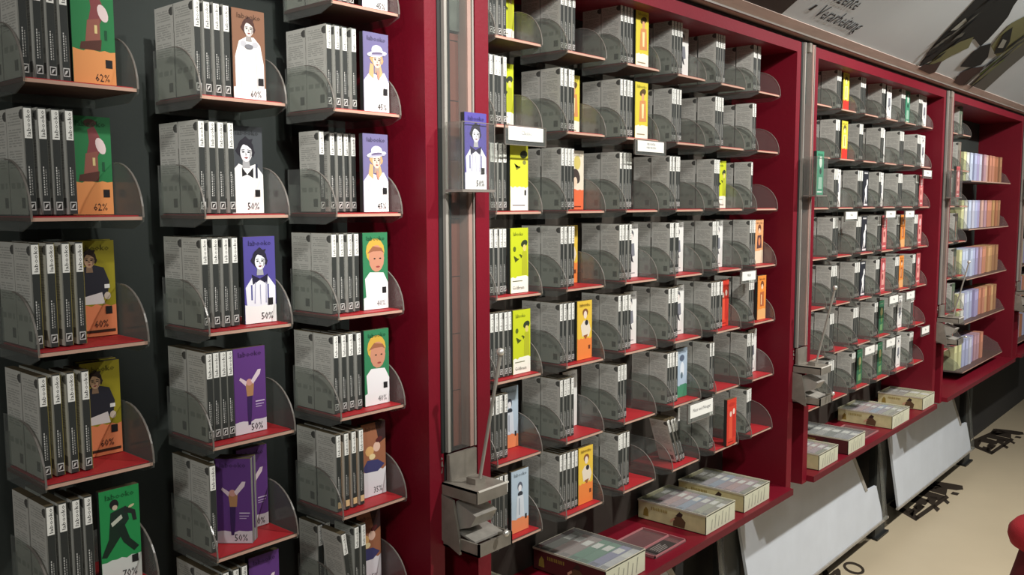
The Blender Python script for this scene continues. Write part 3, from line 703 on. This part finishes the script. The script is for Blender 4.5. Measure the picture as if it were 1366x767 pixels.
for c in range(2):
    for r in range(7):
        x = 4.98 + .25 * c; z = zrow(r)
        place_tray(x, z, 'clear quarter-round-sided tray, %s tray, %s column, far cabinet' % (ORD[r], CN1[c]))
        for i in range(4): far_bar(far2, x - TW + .005 + i * .0148, .021, z + .008, sp=ink(c0[(c + r + i) % 5]), lab=ink(c0[(c + 2 * r) % 5]))
        far_bar(far2, x - TW + .005, .085, z + .008)
tag(far2.build('small_bar'), 'dim small bars packed in the first two tray columns of the far cabinet', 'chocolate bars', None, 'stuff')
far3 = MB()
for s in range(5):
    for i in range(16):
        rgb = PAST[(i * 5 + s * 3) % 13]
        far3.box(6.52 + i * .09, 6.57 + i * .09, .05, .14, z_(SH[s]) + .007, z_(SH[s]) + .165, ink(rgb))
tag(far3.build('pastel_bar'), 'pastel bars glimpsed in the cabinet at the right picture edge', 'chocolate bars', None, 'stuff')
for s in range(5):
    q = MB(); q.box(6.491, 8.019, 0, .2145, z_(SH[s]), z_(SH[s]) + .006, TRAYBOT, mfront=EDGE_WARM)
    tag(q.build('clear_shelf'), '%s shelf in the cabinet at the right picture edge' % (ORD[s] if s < 4 else 'lowest'), 'shelf', 'shelves in the furthest cabinet')

# ---------------------------------------------------------------- price card holders
def card(x0, z1, w, h, label, lines, y=-.012):
    t = thing('card_holder', label, 'price card', (x0, y, z1 - h), 'price cards in clear holders')
    q = MB(); q.box(0, w, -.002, 0, 0, h, ACRYL)
    q.build('holder', t)
    q = MB()
    for a in ((0, w, 0, .0014), (0, w, h - .0014, h), (0, .0014, 0, h), (w - .0014, w, 0, h)): q.box(a[0], a[1], -.003, .001, a[2], a[3], EDGE)
    q.build('rim', t)
    q = MB(); q.box(w * .08, w * .92, -.0035, -.002, h * .24, h * .94, WHITEP); 
    hh = h * .7 / (len(lines) + 1); paper = q.build('card', t); q = MB()
    for i, s in enumerate(lines):
        vs, fs, tw = text2d(s); k = min(hh * .62, w * .66 / tw)
        q.tris([(w / 2 - tw * k / 2 + a * k, -.0038, h * .94 - hh * (i + 1.15) + b_ * k) for a, b_ in vs], fs, ink((96, 96, 100)))
    q.build('lettering', paper)
    q = MB(); q.box(w * .45, w * .55, 0, abs(y) + .002, h - .006, h - .003, ACRYL); q.build('clip', t)
card(1.424, z_(.172), .14, .043, 'bright white price card hanging under the second tray of the first middle column', ['Classic'], -.016)
card(1.935, z_(.168), .152, .040, 'two-line white price card below the third middle column, second row', ['FRUCHTIG', 'UND NUSSIG'])
card(2.545, z_(-.212), .11, .040, 'white price card above the fifth tray in the last middle column', ['Milch'])
card(2.196, z_(-.575), .158, .056, 'large white price card jutting out above the red bars, lower middle cabinet', ['Nuss und Nougat'], -.03)
for (x0, z1, lab) in ((3.406, -.030, 'first of three white price cards in the third row gap, right cabinet'), (3.869, -.030, 'middle one of three white price cards in the third row gap, right cabinet'),
                      (4.128, -.032, 'last of three white price cards in the third row gap, right cabinet'), (4.37, .157, 'white price card near the right frame of the right cabinet, second row')):
    card(x0, z_(z1), .14, .04, lab, ['Milch'])
for (x0, r, lab) in ((3.62, 5, 'white price card over the bottom row, second column, right cabinet'), (3.88, 5, 'white price card over the bottom row, third column, right cabinet'), (4.38, 5, 'white price card over the bottom row, last column, right cabinet'),
                     (3.90, 4, 'white price card under the fifth row, fourth column, right cabinet'), (4.13, 4, 'white price card under the fifth row, fifth column, right cabinet')):
    card(x0, zrow(r) - .002, .13, .045, lab, ['Bio'], -.03)

# ---------------------------------------------------------------- transport lifts between the cabinets
def lift(x0, which, art):
    x0 -= .008
    t = thing('sample_lift', 'upright metal and glass sample lift %s' % which, 'lift', (x0, -.012, 0), 'sample lifts between the cabinets')
    top, bot = TOP + .0, z_(-.50)
    q = MB(); q.box(.0, .011, -.02, .01, bot, top, BLACKM); q.build('gap_shade_strip', t)  # black strip painted in for the shade of the open gap beside the rail
    q = MB(); q.box(.011, .018, -.028, .01, bot, top, METAL); q.box(.018, .022, -.026, .01, bot, top, METALD); q.box(.026, .030, -.024, -.01, bot, top, BLACKM); q.build('channel_rail', t)
    q = MB(); q.box(.076, .086, -.028, .01, bot, top, PINKM); q.box(.088, .092, -.030, .01, bot, top, METAL); q.build('channel_rail', t)
    q = MB(); q.box(.022, .076, .045, .05, z_(-.62), top, BLACKM); q.build('rear_wall', t)
    z = bot; i = 0
    while z < z_(.33):
        hgt = .118
        q = MB(); q.box(.024, .074, -.004, .002, z + .001, min(z + hgt - .001, z_(.34)), BACKWOOD); q.build('belt_board', t); z += hgt; i += 1
    q = MB(); q.box(.024, .074, -.008, .006, z_(.345), top, mat('grey_felt', (92, 94, 88), rough=.9, var=.3, vscale=25)); q.build('felt_curtain', t)
    q = MB(); q.box(.020, .080, -.026, -.024, bot, top - .01, GLASSY); q.build('glass_front', t)
    q = MB(); q.box(.03, .05, -.035, -.01, top - .03, top, METALD); q.build('top_catch', t)
    # dispenser at the foot
    q = MB(); q.box(.012, .092, -.030, -.022, z_(-.565), z_(-.505), METALD); q.build('mounting_plate', t)
    q = MB(); q.prism([(.0, -.02, z_(-.560)), (.0, -.118, z_(-.560)), (.088, -.118, z_(-.560)), (.088, -.02, z_(-.560))], (0, 0, -.004), METALD)
    q.box(0, .088, -.119, -.116, z_(-.585), z_(-.560), METALD); q.box(0, .003, -.118, -.02, z_(-.585), z_(-.560), METALD); q.build('top_plate', t)
    q = MB(); q.box(.004, .092, -.1195, -.1165, z_(-.562), z_(-.559), mat('bright_edge', (226, 222, 212), rough=.4)); q.build('bright_edge', t)
    q = MB(); q.prism([(0, -.018, z_(-.585)), (0, -.05, z_(-.592)), (0, -.068, z_(-.675)), (0, -.068, z_(-.700)), (0, .005, z_(-.672))], (.006, 0, 0), METALD); q.build('side_cheek', t)
    q = MB(); q.prism([(.01, -.05, z_(-.595)), (.01, -.105, z_(-.615)), (.01, -.090, z_(-.640)), (.01, -.05, z_(-.655))], (.062, 0, 0), METAL); q.build('tilted_scoop', t)
    q = MB(); q.box(.004, .104, -.115, .0, z_(-.694), z_(-.690), METALD)
    for a in ((.004, .104, -.118, -.114), (.004, .008, -.118, 0), (.1, .104, -.118, 0)): q.box(a[0], a[1], a[2], a[3], z_(-.694), z_(-.668), METALD)
    q.build('catch_tray', t)
    q = MB(); q.prism([(.012, -.10, z_(-.668)), (.094, -.10, z_(-.668)), (.094, -.02, z_(-.650)), (.012, -.02, z_(-.650))], (0, 0, -.004), METAL); q.build('inner_ramp', t)
    q = MB(); q.tube((.062, -.118, z_(-.660)), (.062, -.135, z_(-.655)), .003, METALD); pin = q.build('latch_pin', t)
    q = MB(); q.lathe([(0.0001, -.007), (.005, -.005), (.007, 0), (.005, .005), (.0001, .007)], (.062, -.138, z_(-.655)), CHROME, 14); q.build('latch_ball', pin, True)
    q = MB(); q.box(.03, .06, -.085, -.06, z_(-.560), z_(-.548), METALD); q.build('rod_socket', t)
    q = MB(); q.tube((.045, -.083, z_(-.550)), (.045, -.14, z_(-.292)), .0035, METAL); rod = q.build('lever_rod', t)
    q = MB(); q.lathe([(0.0001, -.008), (.006, -.006), (.008, 0), (.006, .006), (.0001, .008)], (.045, -.141, z_(-.285)), CHROME, 14); q.build('lever_knob', rod, True)
    q = MB()
    for k in range(7):
        a = k * .9; q.tube((.004, -.01 - .006 * math.sin(a), z_(-.50) - k * .014), (.002, -.014 - .006 * math.sin(a + .9), z_(-.514) - k * .014), .0022, METALD, 6)
    q.build('coiled_cable', t)
    # display pocket holding one bar
    s = thing('display_pocket', 'clear acrylic pocket fixed on the sample lift %s' % which, 'display pocket', (x0 + .002, -.094, z_(.030)), 'clear pockets on the sample lifts')
    for a in ((0, .004, 0, .045), (.092, .094, 0, .045)):
        q = MB(); q.box(a[0], a[1], a[2], a[3], 0, .13, ACRYL); q.build('side', s)
    q = MB(); q.box(0, .094, 0, .002, 0, .13, clear('pocket_front', (.97, .97, .97, 1), .03, .04)); q.build('front', s)
    q = MB(); q.box(0, .094, -.0015, .045, -.005, 0, EDGE); q.build('bottom', s)
    q = MB()
    for a in ((0, .0015, -.0006, 0), (.0925, .094, -.0006, 0)): q.box(a[0], a[1], a[2], a[3], 0, .13, EDGE)
    q.box(0, .094, -.0006, 0, .1285, .13, EDGE); q.build('rim', s)
    facing_bar(art, x0 + .018, -.087, z_(.0305), 'in clear pocket of lift %s' % which)
lift(1.22, 'between the left and middle cabinets', 'violet50')
lift(2.93, 'between the middle and right cabinets', 'greenwhite')
lift(4.64, 'between the right and far cabinets', 'pink')
lift(6.35, 'at the far end of the row', 'peach')

# ---------------------------------------------------------------- sampler boxes on the base shelves
def sampler(x, y, side, cols, label, w=.185, d=.24, h=.06, rot=0):
    t = thing('sampler_box', label, 'box', (x, y, BASE + .0005), 'sampler boxes on the red base shelves')
    t.rotation_euler = (0, 0, rot)
    q = MB()
    q.box(0, w, 0, .002, 0, h, side); q.box(0, w, d - .002, d, 0, h, side); q.box(0, .002, 0, d, 0, h, side); q.box(w - .002, w, 0, d, 0, h, side); q.box(0, w, 0, d, 0, .002, side)
    q.build('carton', t)
    q = MB(); q.box(.001, w - .001, -.0012, -.0002, .001, h - .001, CARTONG); q.build('front_panel', t)
    rr = random.Random(int(x * 1000))
    n = len(cols)
    for i in range(n):
        yy = .006 + i * (d - .012) / n; dd = (d - .012) / n - .0035
        xa, xb = .005, w - .005
        m = MB(); m.box(xa, xb, yy, yy + dd, .003, h - .006, ink(cols[i]))
        ta = w * (.60 + .05 * ((i * 3) % 4) / 3); m.box(ta, ta + .036, yy + .004, yy + dd - .004, h - .006, h - .0052, ink((232, 232, 228)))
        m.box(xa + .008, xa + .03, yy + .003, yy + dd - .003, h - .006, h - .0054, ink(tuple(int(v * .75) for v in cols[i])))
        m.build('mini_bar', t)
    q = MB(); q.box(-.0008, w + .0008, -.0008, d + .0008, h - .0005, h + .001, clear('box_lid', (.98, .98, .97, 1), .16, .05)); q.build('lid', t)
    q = MB()
    for a in ((-.001, w + .001, -.0012, .0004), (-.001, w + .001, d, d + .001), (-.0012, .0004, 0, d), (w, w + .0012, 0, d)): q.box(a[0], a[1], a[2], a[3], h - .004, h + .0012, mat('lid_rim', (200, 196, 176)))
    q.build('lid_rim', t)
    # figure and lettering print on the long side that faces the camera, and strokes on the front
    q = MB(); c1, c2 = ink((96, 74, 52)), ink((150, 130, 60))
    def sd(yz, m, o=-.0006): q.face([(o, d - yy, zz) for yy, zz in yz][::-1], m)
    sd([(.02, .012), (.04, .012), (.038, .034), (.03, .042), (.022, .03)], c2)
    sd([(.128, .004), (.168, .004), (.172, .024), (.158, .036), (.144, .038), (.130, .028)], c1)
    sd([(.136, .036), (.150, .052), (.162, .046), (.158, .036)], ink((60, 44, 40)), -.0008)
    sd([(.118, .02), (.132, .03), (.134, .024), (.120, .012)], ink((206, 160, 130)), -.0008)
    for k in range(10): sd([(.05 + k * .006, .036), (.053 + k * .006, .036), (.053 + k * .006, .046), (.05 + k * .006, .046)], c2)
    q.build('side_print', t); q = MB()
    for k in range(6): q.face([(.03 + k * .022, -.0016, .008), (.034 + k * .022, -.0016, .008), (.040 + k * .022, -.0016, .04 + .01 * (k % 2)), (.036 + k * .022, -.0016, .04 + .01 * (k % 2))], ink((150, 150, 136)))
    q.build('front_print', t)
    return t
CARTONR = mat('dark_red_carton', (84, 34, 36), rough=.6); CARTONG = mat('pale_front_carton', (202, 202, 178), rough=.6)
YG = [(150, 146, 132), (170, 170, 150), (160, 150, 160), (150, 164, 186), (170, 150, 160), (186, 150, 150), (176, 150, 160), (140, 140, 120)]
BG = [(130, 128, 122), (150, 128, 124), (120, 108, 100), (92, 140, 118), (84, 138, 112), (130, 136, 170), (170, 160, 170), (206, 206, 206)]
sampler(1.782, -.038, CARTONR, [(206, 206, 208), (140, 140, 176), (90, 140, 116), (84, 138, 112), (150, 132, 128), (146, 118, 112), (128, 128, 120)], 'dark red sampler box with green and violet bars, near the bottom edge')
sampler(2.300, -.040, GREENBOX, YG, 'pale yellow sampler box with a printed figure, left one of a touching pair')
sampler(2.552, -.038, GREENBOX, YG[::-1], 'pale yellow sampler box, right one of the touching pair in the middle cabinet')
sampler(1.40, -.040, GREENBOX, YG, 'sampler box cut off by the bottom edge below the metal dispenser')
sampler(3.15, -.043, GREENBOX, YG[::-1], 'leftmost sampler box on the right cabinet base, partly behind the frame')
sampler(3.425, -.05, CARTONR, [(150, 150, 156), (160, 160, 162), (120, 124, 120), (170, 168, 164), (140, 140, 140), (150, 150, 150)], 'dark-sided sampler box with grey bars, right cabinet base')
sampler(3.948, -.05, GREENBOX, YG, 'pale yellow sampler box with figure print, right cabinet base', w=.235)
sampler(4.410, -.043, GREENBOX, [(200, 196, 150), (190, 186, 140), (150, 140, 130), (160, 150, 140)], 'rearmost pale yellow sampler box next to the right frame of the right cabinet', d=.21)
t = thing('empty_display_frame', 'empty clear square display frame with a dark card on the red base shelf', 'display frame', (2.05, -.02, BASE + .0005))
q = MB(); q.box(0, .17, 0, .15, 0, .003, clear('frame_plate', (.95, .9, .9, 1), .08, .08)); q.build('plate', t)
q = MB()
for a in ((0, .17, 0, .003), (0, .17, .147, .15), (0, .003, 0, .15), (.167, .17, 0, .15), (.0, .17, .056, .06)): q.box(a[0], a[1], a[2], a[3], .003, .008, mat('frame_rim', (170, 110, 112)))
q.build('rim', t)
q = MB(); q.box(.03, .13, .008, .052, .0032, .0045, ink((62, 56, 54)))
for k in range(5): q.box(.04, .04 + .05 + .006 * (k % 3), .014 + k * .007, .0165 + k * .007, .0045, .005, ink((140, 132, 126)))
q.build('dark_card', t)
t = thing('empty_display_frame', 'empty clear display frame on the red base of the right cabinet', 'display frame', (3.70, -.02, BASE + .0005))
q = MB(); q.box(0, .17, 0, .15, 0, .003, MATS['frame_plate']); q.build('plate', t)
q = MB()
for a in ((0, .17, 0, .003), (0, .17, .147, .15), (0, .003, 0, .15), (.167, .17, 0, .15)): q.box(a[0], a[1], a[2], a[3], .003, .008, MATS['frame_rim'])
q.build('rim', t)

# ---------------------------------------------------------------- dark flat shapes and lettering on the floor
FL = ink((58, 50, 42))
def floor_pt(u, v, z=.0012):
    d = _fw * 1170.07 + _r2 * (u - 683) - _u2 * (v - 383.5)
    k = (z - EYE) / d.z
    return CAMP + d * k
CO = [(1187, 676), (1222, 695), (1245, 677), (1252, 683), (1256, 679), (1249, 673), (1263, 668), (1267, 672), (1268, 665), (1262, 660), (1275, 656), (1279, 659), (1279, 653), (1274, 650),
      (1285, 650), (1284, 645), (1272, 642), (1268, 645), (1250, 642), (1240, 640)]
def floor_shapes(name, shapes, label):
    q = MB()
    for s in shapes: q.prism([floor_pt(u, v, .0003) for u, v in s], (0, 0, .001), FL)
    tag(q.build(name), label, 'floor sticker', 'dark flat shapes on the floor')
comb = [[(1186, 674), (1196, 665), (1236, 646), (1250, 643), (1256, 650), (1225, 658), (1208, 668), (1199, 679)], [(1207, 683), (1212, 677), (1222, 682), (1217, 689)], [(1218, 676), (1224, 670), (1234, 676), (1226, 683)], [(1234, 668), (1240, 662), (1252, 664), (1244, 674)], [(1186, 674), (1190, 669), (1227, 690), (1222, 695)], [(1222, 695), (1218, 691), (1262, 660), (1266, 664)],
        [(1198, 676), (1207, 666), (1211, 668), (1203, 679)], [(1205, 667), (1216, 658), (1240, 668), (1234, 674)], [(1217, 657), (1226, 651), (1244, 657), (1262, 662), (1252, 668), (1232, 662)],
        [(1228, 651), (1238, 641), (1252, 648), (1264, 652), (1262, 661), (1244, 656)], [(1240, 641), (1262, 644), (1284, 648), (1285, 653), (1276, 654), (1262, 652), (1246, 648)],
        [(1243, 676), (1247, 673), (1254, 679), (1250, 683)], [(1258, 668), (1261, 665), (1267, 670), (1264, 673)], [(1268, 659), (1271, 656), (1280, 658), (1277, 661)], [(1217, 690), (1210, 684), (1226, 672), (1234, 676)]]  # solid dark comb-like shapes lying flat on the floor
floor_shapes('floor_marks', comb, 'dark blocky flat shapes on the beige floor beside the white board, nearer group')
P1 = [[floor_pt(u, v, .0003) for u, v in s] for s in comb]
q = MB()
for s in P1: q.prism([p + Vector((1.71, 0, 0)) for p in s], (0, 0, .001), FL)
tag(q.build('floor_marks'), 'same dark blocky flat shapes on the floor further back', 'floor sticker', 'dark flat shapes on the floor')
# brush-written letters "ko" nearer the camera
q = MB()
def ring(u, v, a, b_, w, rot=0, n=20):
    o = E(u, v, a, b_, rot, n); i_ = E(u, v, a - w, b_ - w * .75, rot, n)
    for k in range(n):
        j = (k + 1) % n
        q.prism([floor_pt(*o[k], .0003), floor_pt(*o[j], .0003), floor_pt(*i_[j], .0003), floor_pt(*i_[k], .0003)], (0, 0, .001), FL)
ring(1139, 758, 15, 7.5, 4, 18)
for s in ([(1111, 762), (1118, 758), (1121, 761), (1122, 770), (1117, 770)], [(1097, 762), (1103, 760), (1108, 770), (1098, 770)], [(1104, 768), (1112, 762), (1114, 766), (1110, 772)]):
    q.prism([floor_pt(u, v, .0003) for u, v in s], (0, 0, .001), FL)
tag(q.build('floor_marks'), 'thin brush-written letters ko on the beige floor at the bottom edge', 'floor sticker')

# ---------------------------------------------------------------- red stool at the right edge
t = thing('upholstered_stool', 'round red upholstered stool cut off at the lower right edge', 'stool', (4.03, -.68, 0))
CL = mat('red_velvet', (150, 24, 34), rough=.9, bump=.3, bscale=200)
q = MB(); q.lathe([(.0001, .475), (.10, .474), (.15, .462), (.172, .435), (.175, .405), (.165, .375), (.14, .36), (.0001, .355)], (0, 0, 0), CL, 36); q.build('cushion', t, True)
q = MB(); q.lathe([(.125, .362), (.14, .30), (.165, .20), (.18, .08), (.185, .01), (.0001, .0)], (0, 0, 0), mat('dark_red_skirt', (92, 18, 26), rough=.95), 36); q.build('skirt', t, True)
